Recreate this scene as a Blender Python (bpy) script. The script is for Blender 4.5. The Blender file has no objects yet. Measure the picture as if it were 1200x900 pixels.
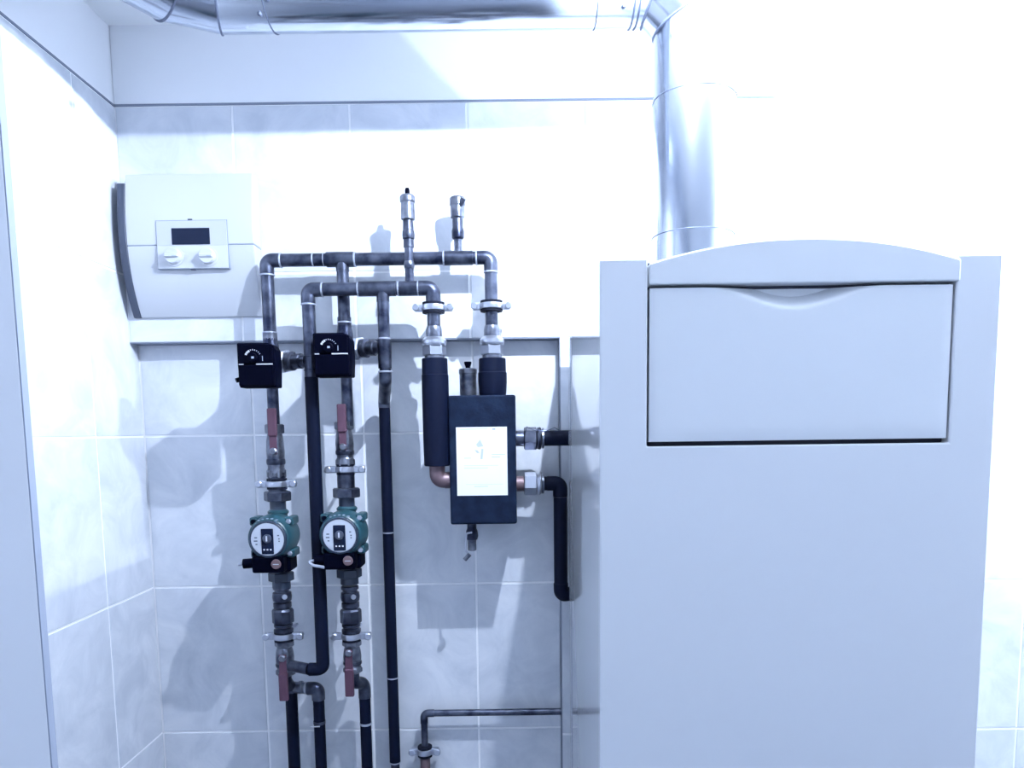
import bpy, bmesh, math, random
from mathutils import Vector, Matrix

random.seed(7)
SC = bpy.context.scene
COL = SC.collection

# ------------------------------------------------------------------ camera
F = 870.0                       # focal length in pixels of the 1200x900 frame
CX, CY = 600.0, 594.0           # principal point (the photo is a crop: lens shift)
CAM_H = 1.25
PITCH = math.atan(90.0 / 870.0)
ROLL = math.radians(0.75)
_r0 = Vector((1, 0, 0)); _u0 = Vector((0, math.sin(PITCH), math.cos(PITCH)))
FWD = Vector((0, math.cos(PITCH), -math.sin(PITCH)))
RGT = _r0 * math.cos(ROLL) - _u0 * math.sin(ROLL)
UPV = _u0 * math.cos(ROLL) + _r0 * math.sin(ROLL)
EYE = Vector((0, 0, CAM_H))
cam_d = bpy.data.cameras.new('camera'); cam = bpy.data.objects.new('camera', cam_d); COL.objects.link(cam)
cam_d.sensor_width = 36.0; cam_d.lens = F / 1200.0 * 36.0
cam_d.shift_x = 0.0; cam_d.shift_y = (CY - 450.0) / 1200.0
cam_d.clip_start = 0.02
cam.matrix_world = Matrix(((RGT.x, UPV.x, -FWD.x, EYE.x), (RGT.y, UPV.y, -FWD.y, EYE.y), (RGT.z, UPV.z, -FWD.z, EYE.z), (0, 0, 0, 1)))
SC.camera = cam

# ------------------------------------------------------------------ world, light, exposure
SC.view_settings.view_transform = 'Standard'; SC.view_settings.look = 'None'
SC.view_settings.gamma = 1.0; SC.view_settings.use_curve_mapping = False
SC.view_settings.exposure = 0.0
w = bpy.data.worlds.new('world'); SC.world = w; w.use_nodes = True
w.node_tree.nodes['Background'].inputs[0].default_value = (0.05, 0.06, 0.08, 1)
w.node_tree.nodes['Background'].inputs[1].default_value = 0.3
LAMP_POS = [Vector((0.22, 1.012, CAM_H + 0.765)), Vector((1.16, 1.012, CAM_H + 0.765))]
LAMP_STRENGTH = 23500.0
LAMP_R = 0.009
LAMP_COLOR = (0.765, 0.855, 1.0, 1)

# ------------------------------------------------------------------ pixel helpers
def W(px, py, Y):
    """point of the photo's ray through (px,py) on the plane at distance Y in front of the lens"""
    d = FWD + RGT * ((px - CX) / F) + UPV * ((CY - py) / F)
    return EYE + d * (Y / d.y)
def proj(p):
    v = Vector(p) - EYE; z = v.dot(FWD)
    return CX + F * v.dot(RGT) / z, CY - F * v.dot(UPV) / z
def ZAT(X, Y, py):
    """height at which the vertical line (X,Y) crosses image row py"""
    px = proj((X, Y, CAM_H))[0]; z = CAM_H
    for _ in range(4):
        z = W(px, py, Y).z; px = proj((X, Y, z))[0]
    return z
def PXM(X, Y, Z):
    return (Vector((X, Y, Z)) - EYE).dot(FWD) / F      # metres per pixel there

# ------------------------------------------------------------------ materials
def mat(name, col, rough=0.5, metal=0.0, var=0.0, vscale=8.0, bump=0.0, bscale=60.0, spec=0.5, emis=None, estr=0.0, col2=None, coords='Object', stretch=None, coat=0.0):
    m = bpy.data.materials.new(name); m.use_nodes = True
    nt = m.node_tree; b = nt.nodes['Principled BSDF']
    b.inputs['Base Color'].default_value = (*col, 1); b.inputs['Roughness'].default_value = rough
    b.inputs['Metallic'].default_value = metal; b.inputs['Specular IOR Level'].default_value = spec
    b.inputs['Coat Weight'].default_value = coat
    if emis: b.inputs['Emission Color'].default_value = (*emis, 1); b.inputs['Emission Strength'].default_value = estr
    tc = nt.nodes.new('ShaderNodeTexCoord'); src = tc.outputs[coords]
    if stretch:
        mp = nt.nodes.new('ShaderNodeMapping'); mp.inputs['Scale'].default_value = stretch
        nt.links.new(src, mp.inputs[0]); src = mp.outputs[0]
    if var > 0 or col2:
        n = nt.nodes.new('ShaderNodeTexNoise'); n.inputs['Scale'].default_value = vscale; n.inputs['Detail'].default_value = 6
        nt.links.new(src, n.inputs['Vector'])
        cr = nt.nodes.new('ShaderNodeValToRGB')
        c2 = col2 if col2 else tuple(c * (1 - var) for c in col)
        cr.color_ramp.elements[0].position = 0.35; cr.color_ramp.elements[0].color = (*c2, 1)
        cr.color_ramp.elements[1].position = 0.65; cr.color_ramp.elements[1].color = (*col, 1)
        nt.links.new(n.outputs['Fac'], cr.inputs[0]); nt.links.new(cr.outputs[0], b.inputs['Base Color'])
    if bump > 0:
        n2 = nt.nodes.new('ShaderNodeTexNoise'); n2.inputs['Scale'].default_value = bscale; n2.inputs['Detail'].default_value = 4
        nt.links.new(src, n2.inputs['Vector'])
        bp = nt.nodes.new('ShaderNodeBump'); bp.inputs['Strength'].default_value = bump; bp.inputs['Distance'].default_value = 0.002
        nt.links.new(n2.outputs['Fac'], bp.inputs['Height']); nt.links.new(bp.outputs[0], b.inputs['Normal'])
    return m

def tile_material():
    m = mat('glazed_tile', (0.74, 0.78, 0.84), 0.22)
    nt = m.node_tree; b = nt.nodes['Principled BSDF']
    tc = nt.nodes.new('ShaderNodeTexCoord'); oi = nt.nodes.new('ShaderNodeObjectInfo')
    mul = nt.nodes.new('ShaderNodeVectorMath'); mul.operation = 'SCALE'; mul.inputs['Scale'].default_value = 37.0
    cmb = nt.nodes.new('ShaderNodeCombineXYZ')
    for k in range(3): nt.links.new(oi.outputs['Random'], cmb.inputs[k])
    nt.links.new(cmb.outputs[0], mul.inputs[0])
    add = nt.nodes.new('ShaderNodeVectorMath'); add.operation = 'ADD'
    nt.links.new(tc.outputs['Object'], add.inputs[0]); nt.links.new(mul.outputs[0], add.inputs[1])
    n = nt.nodes.new('ShaderNodeTexNoise'); n.inputs['Scale'].default_value = 9; n.inputs['Detail'].default_value = 8; n.inputs['Roughness'].default_value = 0.62; n.inputs['Distortion'].default_value = 0.9
    nt.links.new(add.outputs[0], n.inputs['Vector'])
    cr = nt.nodes.new('ShaderNodeValToRGB'); e = cr.color_ramp.elements
    e[0].position = 0.33; e[0].color = (0.545, 0.585, 0.66, 1); e[1].position = 0.66; e[1].color = (0.705, 0.735, 0.795, 1)
    nt.links.new(n.outputs['Fac'], cr.inputs[0]); nt.links.new(cr.outputs[0], b.inputs['Base Color'])
    return m

M = {}
M['tile'] = tile_material()
M['grout'] = mat('grout', (0.86, 0.88, 0.92), 0.9)
M['plaster'] = mat('plaster', (0.80, 0.83, 0.87), 0.85, bump=0.15, bscale=90, coords='Generated')
M['ceil'] = mat('ceiling_paint', (0.90, 0.92, 0.94), 0.9)
M['dimwall'] = mat('wall_paint', (0.70, 0.74, 0.80), 0.9)
M['floor'] = mat('floor_tile_grey', (0.26, 0.29, 0.36), 0.5, var=0.2, vscale=3)
M['seal_and_shade'] = mat('grey_seal_and_shade', (0.20, 0.23, 0.30), 0.7)  # real seals, and the painted shade strips at the wall step
M['boiler'] = mat('boiler_white_enamel', (0.575, 0.60, 0.645), 0.16, spec=0.6)
M['flap'] = mat('boiler_flap_enamel', (0.585, 0.615, 0.66), 0.3)
M['side'] = mat('boiler_side_gloss', (0.575, 0.60, 0.645), 0.05, spec=0.7)
M['gap'] = mat('dark_gap', (0.012, 0.016, 0.035), 0.7)
M['steel'] = mat('dark_pipe_steel', (0.105, 0.12, 0.17), 0.32, 0.75, col2=(0.013, 0.018, 0.042), vscale=30, bump=0.25, bscale=70)
M['steel2'] = mat('fitting_steel', (0.095, 0.108, 0.150), 0.33, 0.8, col2=(0.016, 0.021, 0.042), vscale=30)
M['ring'] = mat('joint_ring', (0.34, 0.37, 0.45), 0.45, 0.4)
M['brass'] = mat('nickel_brass', (0.25, 0.27, 0.325), 0.28, 0.85, col2=(0.055, 0.065, 0.10), vscale=34, bump=0.3, bscale=120)
M['zinc'] = mat('bright_zinc', (0.46, 0.49, 0.57), 0.28, 0.85)
M['rubber'] = mat('rubber', (0.004, 0.006, 0.016), 0.7, spec=0.2)
M['ins'] = mat('pipe_insulation', (0.0026, 0.0052, 0.018), 0.55, spec=0.10, bump=0.1, bscale=40)
M['black'] = mat('black_plastic', (0.0004, 0.0008, 0.0055), 0.5, spec=0.03)
M['black2'] = mat('black_matt_plastic', (0.0006, 0.0012, 0.007), 0.6, spec=0.03)
M['foam'] = mat('insulation_shell', (0.007, 0.0145, 0.036), 0.7, spec=0.10, col2=(0.003, 0.0075, 0.022), vscale=45, bump=0.4, bscale=160)
M['teal'] = mat('teal_cast_iron', (0.015, 0.064, 0.086), 0.36, col2=(0.010, 0.050, 0.070), vscale=20, bump=0.15, bscale=120)
M['navy'] = mat('dark_cast_neck', (0.016, 0.028, 0.055), 0.45)
M['red'] = mat('red_handle', (0.085, 0.040, 0.066), 0.5, spec=0.3)
M['redcap'] = mat('red_brown_cap', (0.125, 0.080, 0.090), 0.5)
M['copper'] = mat('dull_copper', (0.18, 0.125, 0.14), 0.45, 0.4, col2=(0.14, 0.095, 0.115), vscale=25)
M['duct'] = mat('galvanised_duct', (0.60, 0.645, 0.72), 0.17, 1.0, col2=(0.50, 0.545, 0.63), vscale=5, bump=0.02, bscale=8)
M['ductseam'] = mat('duct_seam', (0.10, 0.12, 0.18), 0.5, 0.5)
M['white'] = mat('white_plastic', (0.50, 0.525, 0.575), 0.35)
M['panel'] = mat('controller_panel', (0.44, 0.465, 0.53), 0.4)
M['line'] = mat('panel_groove', (0.22, 0.26, 0.33), 0.6)
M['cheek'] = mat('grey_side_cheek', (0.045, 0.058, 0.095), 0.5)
M['screen'] = mat('lcd_screen', (0.006, 0.011, 0.032), 0.2, spec=0.15)
M['mark'] = mat('pale_print', (0.50, 0.53, 0.60), 0.6)
M['ink'] = mat('grey_print', (0.30, 0.35, 0.45), 0.7)
M['ink2'] = mat('pale_grey_print', (0.44, 0.49, 0.57), 0.7)
M['paper'] = mat('paper_label', (0.74, 0.77, 0.81), 0.55)
M['face'] = mat('pump_face', (0.46, 0.50, 0.58), 0.45)
M['leaf'] = mat('door_leaf_paint', (0.62, 0.645, 0.69), 0.4)

# ------------------------------------------------------------------ mesh builder
class MB:
    def __init__(s): s.v = []; s.f = []; s.solid = False
    def add(s, vs, fs):
        o = len(s.v); s.v += [Vector(p) for p in vs]; s.f += [tuple(i + o for i in f) for f in fs]; return s
    def box(s, x0, x1, y0, y1, z0, z1, bev=0.0, seg=2):
        bm = bmesh.new(); bmesh.ops.create_cube(bm, size=1.0)
        for v in bm.verts: v.co = Vector(((x0 + x1) / 2 + v.co.x * (x1 - x0), (y0 + y1) / 2 + v.co.y * (y1 - y0), (z0 + z1) / 2 + v.co.z * (z1 - z0)))
        if bev > 0: bmesh.ops.bevel(bm, geom=bm.edges[:], offset=bev, segments=seg, affect='EDGES', profile=0.5)
        return s.bm(bm)
    def bm(s, bm):
        s.solid = True
        bm.verts.index_update(); s.add([v.co.copy() for v in bm.verts], [[v.index for v in f.verts] for f in bm.faces]); bm.free(); return s
    def prism(s, poly, y0, y1, bev=0.0, seg=2, plane='XZ'):
        """poly of (a,b) extruded; XZ: along Y; YZ: along X"""
        bm = bmesh.new()
        mk = (lambda a, b, t: (a, t, b)) if plane == 'XZ' else (lambda a, b, t: (t, a, b))
        lo = [bm.verts.new(mk(a, b, y0)) for a, b in poly]; hi = [bm.verts.new(mk(a, b, y1)) for a, b in poly]
        n = len(poly); bm.faces.new(lo); bm.faces.new(hi[::-1])
        for i in range(n): bm.faces.new((lo[i], hi[i], hi[(i + 1) % n], lo[(i + 1) % n]))
        bmesh.ops.recalc_face_normals(bm, faces=bm.faces[:])
        if bev > 0:
            es = [e for e in bm.edges if len(e.link_faces) == 2 and e.calc_face_angle(0) > 0.5]
            bmesh.ops.bevel(bm, geom=es, offset=bev, segments=seg, affect='EDGES', profile=0.5)
        return s.bm(bm)
    def lathe(s, org, axis, prof, seg=20, phase=0.0, caps=True):
        a = Vector(axis).normalized(); t = Vector((0, 0, 1)) if abs(a.z) < 0.9 else Vector((0, 1, 0))
        u = a.cross(t).normalized(); v = a.cross(u).normalized(); org = Vector(org)
        vs, fs = [], []
        for (h, r) in prof:
            for k in range(seg):
                an = 2 * math.pi * k / seg + phase
                vs.append(org + a * h + (u * math.cos(an) + v * math.sin(an)) * r)
        for i in range(len(prof) - 1):
            for k in range(seg):
                k2 = (k + 1) % seg
                fs.append((i * seg + k, i * seg + k2, (i + 1) * seg + k2, (i + 1) * seg + k))
        if caps:
            fs.append(tuple(range(seg))[::-1]); e = (len(prof) - 1) * seg; fs.append(tuple(range(e, e + seg)))
        return s.add(vs, fs)
    def tube(s, pts, r, seg=16, bend=0.0, bseg=7, closed=False, caps=True):
        pts = [Vector(p) for p in pts]; path = []
        if bend > 0 and len(pts) > 2:
            path.append(pts[0])
            for i in range(1, len(pts) - 1):
                p, a, b = pts[i], pts[i - 1], pts[i + 1]
                d1 = (a - p); d2 = (b - p); l = min(bend, d1.length * 0.49, d2.length * 0.49)
                q0 = p + d1.normalized() * l; q2 = p + d2.normalized() * l
                for k in range(bseg + 1):
                    t = k / bseg
                    path.append(q0 * (1 - t) ** 2 * 1.0 + p * 2 * t * (1 - t) + q2 * t * t)
            path.append(pts[-1])
        else: path = pts
        n = len(path); vs, fs = [], []
        tang = []
        for i in range(n):
            if closed: d = path[(i + 1) % n] - path[i - 1]
            else: d = path[min(i + 1, n - 1)] - path[max(i - 1, 0)]
            tang.append(d.normalized())
        t0 = tang[0]; ref = Vector((0, 0, 1)) if abs(t0.z) < 0.9 else Vector((1, 0, 0))
        u = t0.cross(ref).normalized()
        for i in range(n):
            t = tang[i]; u = (u - t * u.dot(t)).normalized(); v = t.cross(u)
            for k in range(seg):
                an = 2 * math.pi * k / seg
                vs.append(path[i] + (u * math.cos(an) + v * math.sin(an)) * r)
        m = n if closed else n - 1
        for i in range(m):
            for k in range(seg):
                k2 = (k + 1) % seg; j = (i + 1) % n
                fs.append((i * seg + k, i * seg + k2, j * seg + k2, j * seg + k))
        if caps and not closed:
            fs.append(tuple(range(seg))[::-1]); e = (n - 1) * seg; fs.append(tuple(range(e, e + seg)))
        return s.add(vs, fs)

def root_of(o):
    while o.parent: o = o.parent
    return o
def part(name, mb, m, parent=None, angle=25, kind=None):
    off = root_of(parent).location if parent else Vector((0, 0, 0))
    me = bpy.data.meshes.new(name); me.from_pydata([p - off for p in mb.v], [], mb.f)
    bm = bmesh.new(); bm.from_mesh(me); bmesh.ops.recalc_face_normals(bm, faces=bm.faces[:]); bm.to_mesh(me); bm.free()
    me.polygons.foreach_set('use_smooth', [True] * len(me.polygons)); me.set_sharp_from_angle(angle=math.radians(12 if mb.solid and angle == 25 else angle))
    me.materials.append(M[m] if isinstance(m, str) else m)
    o = bpy.data.objects.new(name, me); COL.objects.link(o)
    if parent: o.parent = parent
    if kind: o['kind'] = kind
    return o
def tag(o, label, cat, group=None):
    o['label'] = label; o['category'] = cat
    if group: o['group'] = group
    return o
def thing(name, label, cat, loc, group=None):
    o = bpy.data.objects.new(name, None); COL.objects.link(o); o.location = loc; o.empty_display_size = 0.05
    return tag(o, label, cat, group)
def struct(name, mb, m):
    o = part(name, mb, m); o['kind'] = 'structure'; return o
def vl(mb, X, Y, prof, seg=20, phase=0.0):
    """vertical lathe on the line (X,Y): prof = (image row, radius in photo pixels)"""
    pr = []
    for py, rp in prof:
        z = ZAT(X, Y, py); pr.append((z, rp * PXM(X, Y, z)))
    return mb.lathe((X, Y, 0), (0, 0, 1), pr, seg, phase)

# ------------------------------------------------------------------ setting
YL, YU = 1.70, 1.66                          # recessed lower wall, upper wall face
X0 = W(176, 620, YL).x                       # left corner
XR, YF = 1.75, -1.30
ZC = W(133, 32, YU).z + 0.004                # ceiling
ZT = W(450, 119, YU).z                       # top of the tiling
ZS = W(400, 398, YU).z                       # underside of the step
XS = W(657, 470, YU).x                       # side of the recess
TW, TH = 0.25, 0.35
ZROW = W(300, 687, YL).z                     # a grout line
TK = 0.0012                                   # tile face proud of the grout

struct('floor', MB().box(X0 - .1, XR + .1, YF - .1, YL + .1, -0.1, 0), 'floor')
struct('ceiling', MB().box(X0 - .1, XR + .1, YF - .1, YL + .1, ZC, ZC + .1), 'ceil')
g = TK
mbw = MB().box(X0 - .1, XR + .1, YL + g, YL + .12, 0, ZC)
mbw.box(X0, XR, YU + g, YL + g, ZS, ZC).box(XS, XR, YU + g, YL + g, 0, ZS)
wall_back = struct('wall_back', mbw, 'grout')
wall_left = struct('wall_left', MB().box(X0 - .12, X0 - g, YF, YL, 0, ZC), 'grout')
struct('wall_right', MB().box(XR, XR + .1, YF, YL, 0, ZC), 'plaster')
struct('wall_front', MB().box(X0, XR, YF - .1, YF, 0, ZC), 'dimwall')
# plaster above the tiling
pb = part('plaster_band', MB().box(X0 + .0001, XR, YU + .0015, YU + .02, ZT, ZC), 'plaster', wall_back)
pl = part('plaster_band', MB().box(X0 - .02, X0 - .0015, YF, YU + .0015, ZT, ZC), 'plaster', wall_left)
struct('trim_1', MB().box(X0, XR, YU - .0005, YU + .02, ZT - .003, ZT + .0015), 'seal_and_shade')
struct('trim_2', MB().box(X0 - .02, X0 + .0005, YF, YU - .0005, ZT - .003, ZT + .0015), 'seal_and_shade')
struct('step_shade', MB().box(X0 + .0005, XS, YU + .0012, YL, ZS - .0025, ZS - .0003), 'seal_and_shade')  # added dark strip: painted shade on the underside of the step
struct('recess_edge_shade', MB().box(XS - .0022, XS - .0003, YU + .0012, YL, 0.001, ZS - .003), 'seal_and_shade')  # added dark strip standing in for shade on the recess return
# individual tiles (shared meshes by size)
_tm = {}
def tile(parent, u0, u1, z0, z1, wall, Y=None):
    gw = 0.0024
    if abs(z0 - ZS) < 1e-6: z0 -= gw
    if wall == 'back' and Y == YU and abs(u0 - XS) < 1e-6: u0 -= gw
    u0 += gw; u1 -= gw; z0 += gw; z1 -= gw
    if u1 - u0 < .006 or z1 - z0 < .006: return
    w_, h_ = round(u1 - u0, 4), round(z1 - z0, 4); key = (wall, w_, h_)
    if key not in _tm:
        mb = MB()
        bm = bmesh.new(); bmesh.ops.create_cube(bm, size=1.0)
        t = 0.008
        for v in bm.verts:
            a, b, c = v.co.x * w_, v.co.y * t + t / 2, v.co.z * h_
            v.co = Vector((a, b, c)) if wall == 'back' else Vector((-b, a, c))
        front = [f for f in bm.faces if (f.calc_center_median().y < 1e-4 if wall == 'back' else f.calc_center_median().x > -1e-4)]
        bmesh.ops.bevel(bm, geom=list({e for f in front for e in f.edges}), offset=.0007, segments=1, affect='EDGES')
        mb.bm(bm)
        me = bpy.data.meshes.new('tile'); me.from_pydata(mb.v, [], mb.f)
        me.materials.append(M['tile']); _tm[key] = me
    o = bpy.data.objects.new('tile', _tm[key]); COL.objects.link(o); o.parent = parent
    o.location = ((u0 + u1) / 2, Y, (z0 + z1) / 2) if wall == 'back' else (X0, (u0 + u1) / 2, (z0 + z1) / 2)
rows = []
z = ZROW
while z > 0: z -= TH
z += TH if z < -TH else 0
zs = []
k = z
while k < ZT + .01:
    zs.append(k); k += TH
zs = [max(0, q) for q in zs if q < ZT - .02] + [ZT - .003]
cols = []
k = X0
while k < XR - 1e-4: cols.append(k); k += TW
cols.append(XR)
for i in range(len(cols) - 1):
    for j in range(len(zs) - 1):
        a, b, c, d = cols[i], cols[i + 1], zs[j], zs[j + 1]
        # upper face
        if d > ZS + .01: tile(wall_back, a, b, max(c, ZS), d, 'back', YU)
        if c < ZS - .01:
            dd = min(d, ZS)
            if a < XS - .01: tile(wall_back, a, min(b, XS), c, dd, 'back', YL)
            if b > XS + .01: tile(wall_back, max(a, XS), b, c, dd, 'back', YU)
ycut = W(128, 720, 1.5)
# first column of the side wall is a cut tile
YC = None
for q in range(100):
    yy = 1.3 + q * .004
    if proj((X0, yy, CAM_H - .38))[0] > 128: YC = yy; break
ycols = [YL, YC]
while ycols[-1] > YF: ycols.append(max(YF, ycols[-1] - TW))
for i in range(len(ycols) - 1):
    for j in range(len(zs) - 1):
        tile(wall_left, ycols[i + 1], ycols[i], zs[j], zs[j + 1], 'left')

# ------------------------------------------------------------------ ceiling lamp (the room's light)
mbm = bpy.data.materials.new('lit_bulb'); mbm.use_nodes = True; nt = mbm.node_tree; nt.nodes.remove(nt.nodes['Principled BSDF'])
em = nt.nodes.new('ShaderNodeEmission'); em.inputs[0].default_value = LAMP_COLOR; em.inputs[1].default_value = LAMP_STRENGTH
nt.links.new(em.outputs[0], nt.nodes['Material Output'].inputs[0])
for P, lab in zip(LAMP_POS, ('bare bulb ceiling lamp above the boiler, close to the flue duct', 'bare bulb ceiling lamp beyond the boiler, away from the flue duct')):
    lt = thing('ceiling_lamp', lab, 'lamp', (P.x, P.y, ZC), 'bare ceiling bulbs')
    part('base', MB().lathe((P.x, P.y, ZC - .010), (0, 0, 1), [(0, .030), (.010, .032)], 24), 'white', lt)
    part('socket', MB().lathe((P.x, P.y, P.z + LAMP_R * .9), (0, 0, 1), [(0, .009), (ZC - .010 - P.z - LAMP_R * .9, .014)], 20), 'white', lt)
    prof = [(-LAMP_R * math.cos(math.pi * k / 10), max(.0005, LAMP_R * math.sin(math.pi * k / 10))) for k in range(11)]
    part('bulb', MB().lathe(P, (0, 0, 1), prof, 20), mbm, lt, 80)

# ------------------------------------------------------------------ boiler
YB, YBB = 1.010, 1.575
bx0 = W(703, 600, YB).x; bx1 = W(1159.5, 600, YB).x
ix0 = W(758.5, 430, YB).x; ix1 = W(1116.5, 430, YB).x
bzt = W(940, 300.5, YB).z
zfb = W(935, 521.0, YB).z; zft = W(940, 333.5, YB).z
bo = thing('floor_standing_boiler', 'tall white floor standing boiler with arched top cap and flap door', 'boiler', ((bx0 + bx1) / 2, (YB + YBB) / 2, 0))
part('casing', MB().box(bx0 + .001, bx1 - .001, YB + .022, YBB, .06, bzt - .002, .003), 'side', bo)
part('plinth', MB().box(bx0 + .02, bx1 - .02, YB + .06, YBB - .02, 0, .06), 'gap', bo)
part('front_panel', MB().prism([(bx0, .065), (bx1, .065), (bx1, bzt), (ix1, bzt), (ix1, zfb), (ix0, zfb), (ix0, bzt), (bx0, bzt)], YB, YB + .02, .0022, 2), 'boiler', bo)
part('recess_back', MB().box(ix0 - .004, ix1 + .004, YB + .0195, YB + .0225, zfb - .004, bzt - .002), 'gap', bo)
# flap with a scooped grip
gp = .0032
fx0, fx1, fz0, fz1 = ix0 + gp, ix1 - gp * .9, zfb + .0062, zft - .002
NX, NZ = 56, 40
lipc = W(933, 361, YB).z; fxc = W(933, 361, YB).x; half = W(1040, 361, YB).x - fxc
def lip(x):
    t = (x - fxc) / half
    if abs(t) >= 1: return fz1
    return fz1 - (fz1 - lipc) * (0.5 + 0.5 * math.cos(math.pi * t))
vs, fs = [], []
zl = [fz0 + (fz1 - fz0) * (1 - (1 - k / NZ) ** 2.2) for k in range(NZ + 1)]
for zz in zl:
    for i in range(NX + 1):
        x = fx0 + (fx1 - fx0) * i / NX
        dpt = max(0, zz - lip(x)) * 1.0
        edge = min(zz - fz0, x - fx0, fx1 - x)
        rnd = .002 * max(0, 1 - edge / .004) if edge < .004 else 0
        vs.append((x, YB + .001 + dpt + rnd, zz))
for j in range(NZ):
    for i in range(NX):
        a = j * (NX + 1) + i; fs.append((a, a + 1, a + NX + 2, a + NX + 1))
n0 = len(vs)
rim = [i for i in range(NX + 1)] + [j * (NX + 1) + NX for j in range(1, NZ + 1)] + [NZ * (NX + 1) + i for i in range(NX - 1, -1, -1)] + [j * (NX + 1) for j in range(NZ - 1, 0, -1)]
for r_ in rim: vs.append((vs[r_][0], YB + .019, vs[r_][2]))
for k in range(len(rim)):
    k2 = (k + 1) % len(rim); fs.append((rim[k], rim[k2], n0 + k2, n0 + k))
fs.append(tuple(range(n0, n0 + len(rim))))
part('flap_door', MB().add(vs, fs), 'flap', bo, 40)
# arched cap
cx0, cx1 = ix0 + .002, ix1 + .0035
za0 = W(762, 309.0, YB).z; zap = W(945, 279.5, YB).z
zc0 = W(940, 331.5, YB).z
arch = [(cx0, zc0), (cx1, zc0)]
for k in range(25):
    t = k / 24; x = cx1 + (cx0 - cx1) * t
    u = 2 * t - 1
    arch.append((x, za0 + (zap - za0) * (1 - abs(u) ** 2.1)))
part('top_cap', MB().prism(arch, YB - .003, YB + .30, .002, 2), 'flap', bo)

# ------------------------------------------------------------------ flue duct
YD, RD = 1.365, .0715
Xv = W(813, 170, YD).x
ah = CAM_H + YD * math.tan(math.atan((CY - 36.5) / F) - PITCH + math.asin(RD / 1.57))
ah = min(ah, ZC - RD - .004)
dia = .088; c45 = dia * math.sqrt(.5)
xl = W(258, 30, YD).x
p_b = Vector((Xv, YD, bzt - .01)); m2 = Vector((Xv, YD, ah - c45)); m1 = Vector((Xv - c45, YD, ah))
q1 = Vector((xl, YD, ah)); q2 = q1 + Vector((-math.cos(math.radians(28)), -math.sin(math.radians(28)), 0)) * .085
q3 = q2 + Vector((-math.cos(math.radians(62)), -math.sin(math.radians(62)), 0)) * .085
q4 = Vector((q3.x, YF + .002, ah))
path = [p_b, m2, m1, q1, q2, q3, q4]
du = thing('flue_duct', 'shiny galvanised metal flue duct rising from the boiler and turning along the ceiling', 'duct', (Xv, YD, bzt))
def planes(path):
    ns = []
    for i, p in enumerate(path):
        if i == 0: n = (path[1] - p).normalized()
        elif i == len(path) - 1: n = (p - path[i - 1]).normalized()
        else: n = ((p - path[i - 1]).normalized() + (path[i + 1] - p).normalized()).normalized()
        ns.append(n)
    return ns
NS = planes(path)
def ring(c, d, n, r, seg=40):
    ref = Vector((0, 1, 0)) if abs(d.y) < .8 else Vector((0, 0, 1))
    u = d.cross(ref).normalized(); v = d.cross(u)
    out = []
    for k in range(seg):
        a = 2 * math.pi * k / seg; p = (u * math.cos(a) + v * math.sin(a)) * r
        out.append(c + p - d * (p.dot(n) / d.dot(n)))
    return out
def section(a, b, na, nb, r=RD):
    d = (b - a).normalized(); ra, rb = ring(a, d, na, r), ring(b, d, nb, r); s = len(ra)
    return MB().add(ra + rb, [(k, (k + 1) % s, s + (k + 1) % s, s + k) for k in range(s)])
names = ['duct_section', 'elbow_gore', 'duct_section', 'elbow_gore', 'elbow_gore', 'duct_section']
for i in range(6): part(names[i], section(path[i], path[i + 1], NS[i], NS[i + 1]), 'duct', du, 60)
def seam(c, d, n, rr=.0019, extra=.0006, m='ductseam'):
    part('seam_ring', MB().tube(ring(c, d, n, RD + extra, 48), rr, 6, closed=True), m, du, 60)
for i in range(1, 6): seam(path[i], (path[i] - path[i - 1]).normalized(), NS[i])
ex, ez = Vector((1, 0, 0)), Vector((0, 0, 1))
for py in (97, 266):
    seam(Vector((Xv, YD, ZAT(Xv, YD - RD, py))), ez, ez, .0008, .0003)
for px in (312, 700, 743, 749): seam(Vector((W(px, 20, YD - .03).x, YD, ah)), ex, ex, .0010 if px < 740 else .0016)
for px, py in ((304, 14), (731, 5)):
    p = W(px, py, YD - RD * .93); part('rivet', MB().lathe(p + Vector((0, .008, 0)), (0, -1, -.35), [(0, .0035), (.010, .0035), (.0125, .0015)], 10), 'ductseam', du)

# ------------------------------------------------------------------ door leaf at the side wall
YLF = 0.86
lx = W(33, 550, YLF).x
lf = thing('cabinet_door', 'tall plain pale door leaf standing open square to the tiled side wall', 'door', ((X0 + lx) / 2, YLF, 0))
part('leaf', MB().box(X0 + .002, lx - .0015, YLF, YLF + .010, .004, 1.88, .001), 'leaf', lf)
part('edge_seal', MB().box(lx - .0018, lx, YLF + .0005, YLF + .012, .004, 1.88), 'seal_and_shade', lf)

# ------------------------------------------------------------------ heating controller on the wall
YK = YU
cxl = W(151, 290, YU - .042).x; cxr = W(299, 290, YU - .042).x
czt = W(225, 206, YU - .025).z; czb = W(225, 371, YU - .015).z
hc = czt - czb
kc = thing('heating_controller', 'white wall mounted heating controller with curved front, dark screen and two knobs', 'controller', ((cxl + cxr) / 2, YU, czb))
def front_depth(t):       # t 0 bottom .. 1 top
    return .006 + .044 * (1 - (1 - t / .6) ** 2.2) if t < .6 else .050 - .012 * ((t - .6) / .4) ** 2
def cprof(t0, t1, off=0.0, n=16, back=0.0):
    pts = [(YU - back, czb + hc * t0)]
    pts += [(YU - front_depth(t0 + (t1 - t0) * k / n) - off, czb + hc * (t0 + (t1 - t0) * k / n)) for k in range(n + 1)]
    pts += [(YU - back, czb + hc * t1)]
    return pts
tsplit = (W(225, 285.5, YU - .06).z - czb) / hc
part('lower_cover', MB().prism(cprof(0, tsplit - .003), cxl, cxr, .0012, 1, 'YZ'), 'white', kc, 30)
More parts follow.
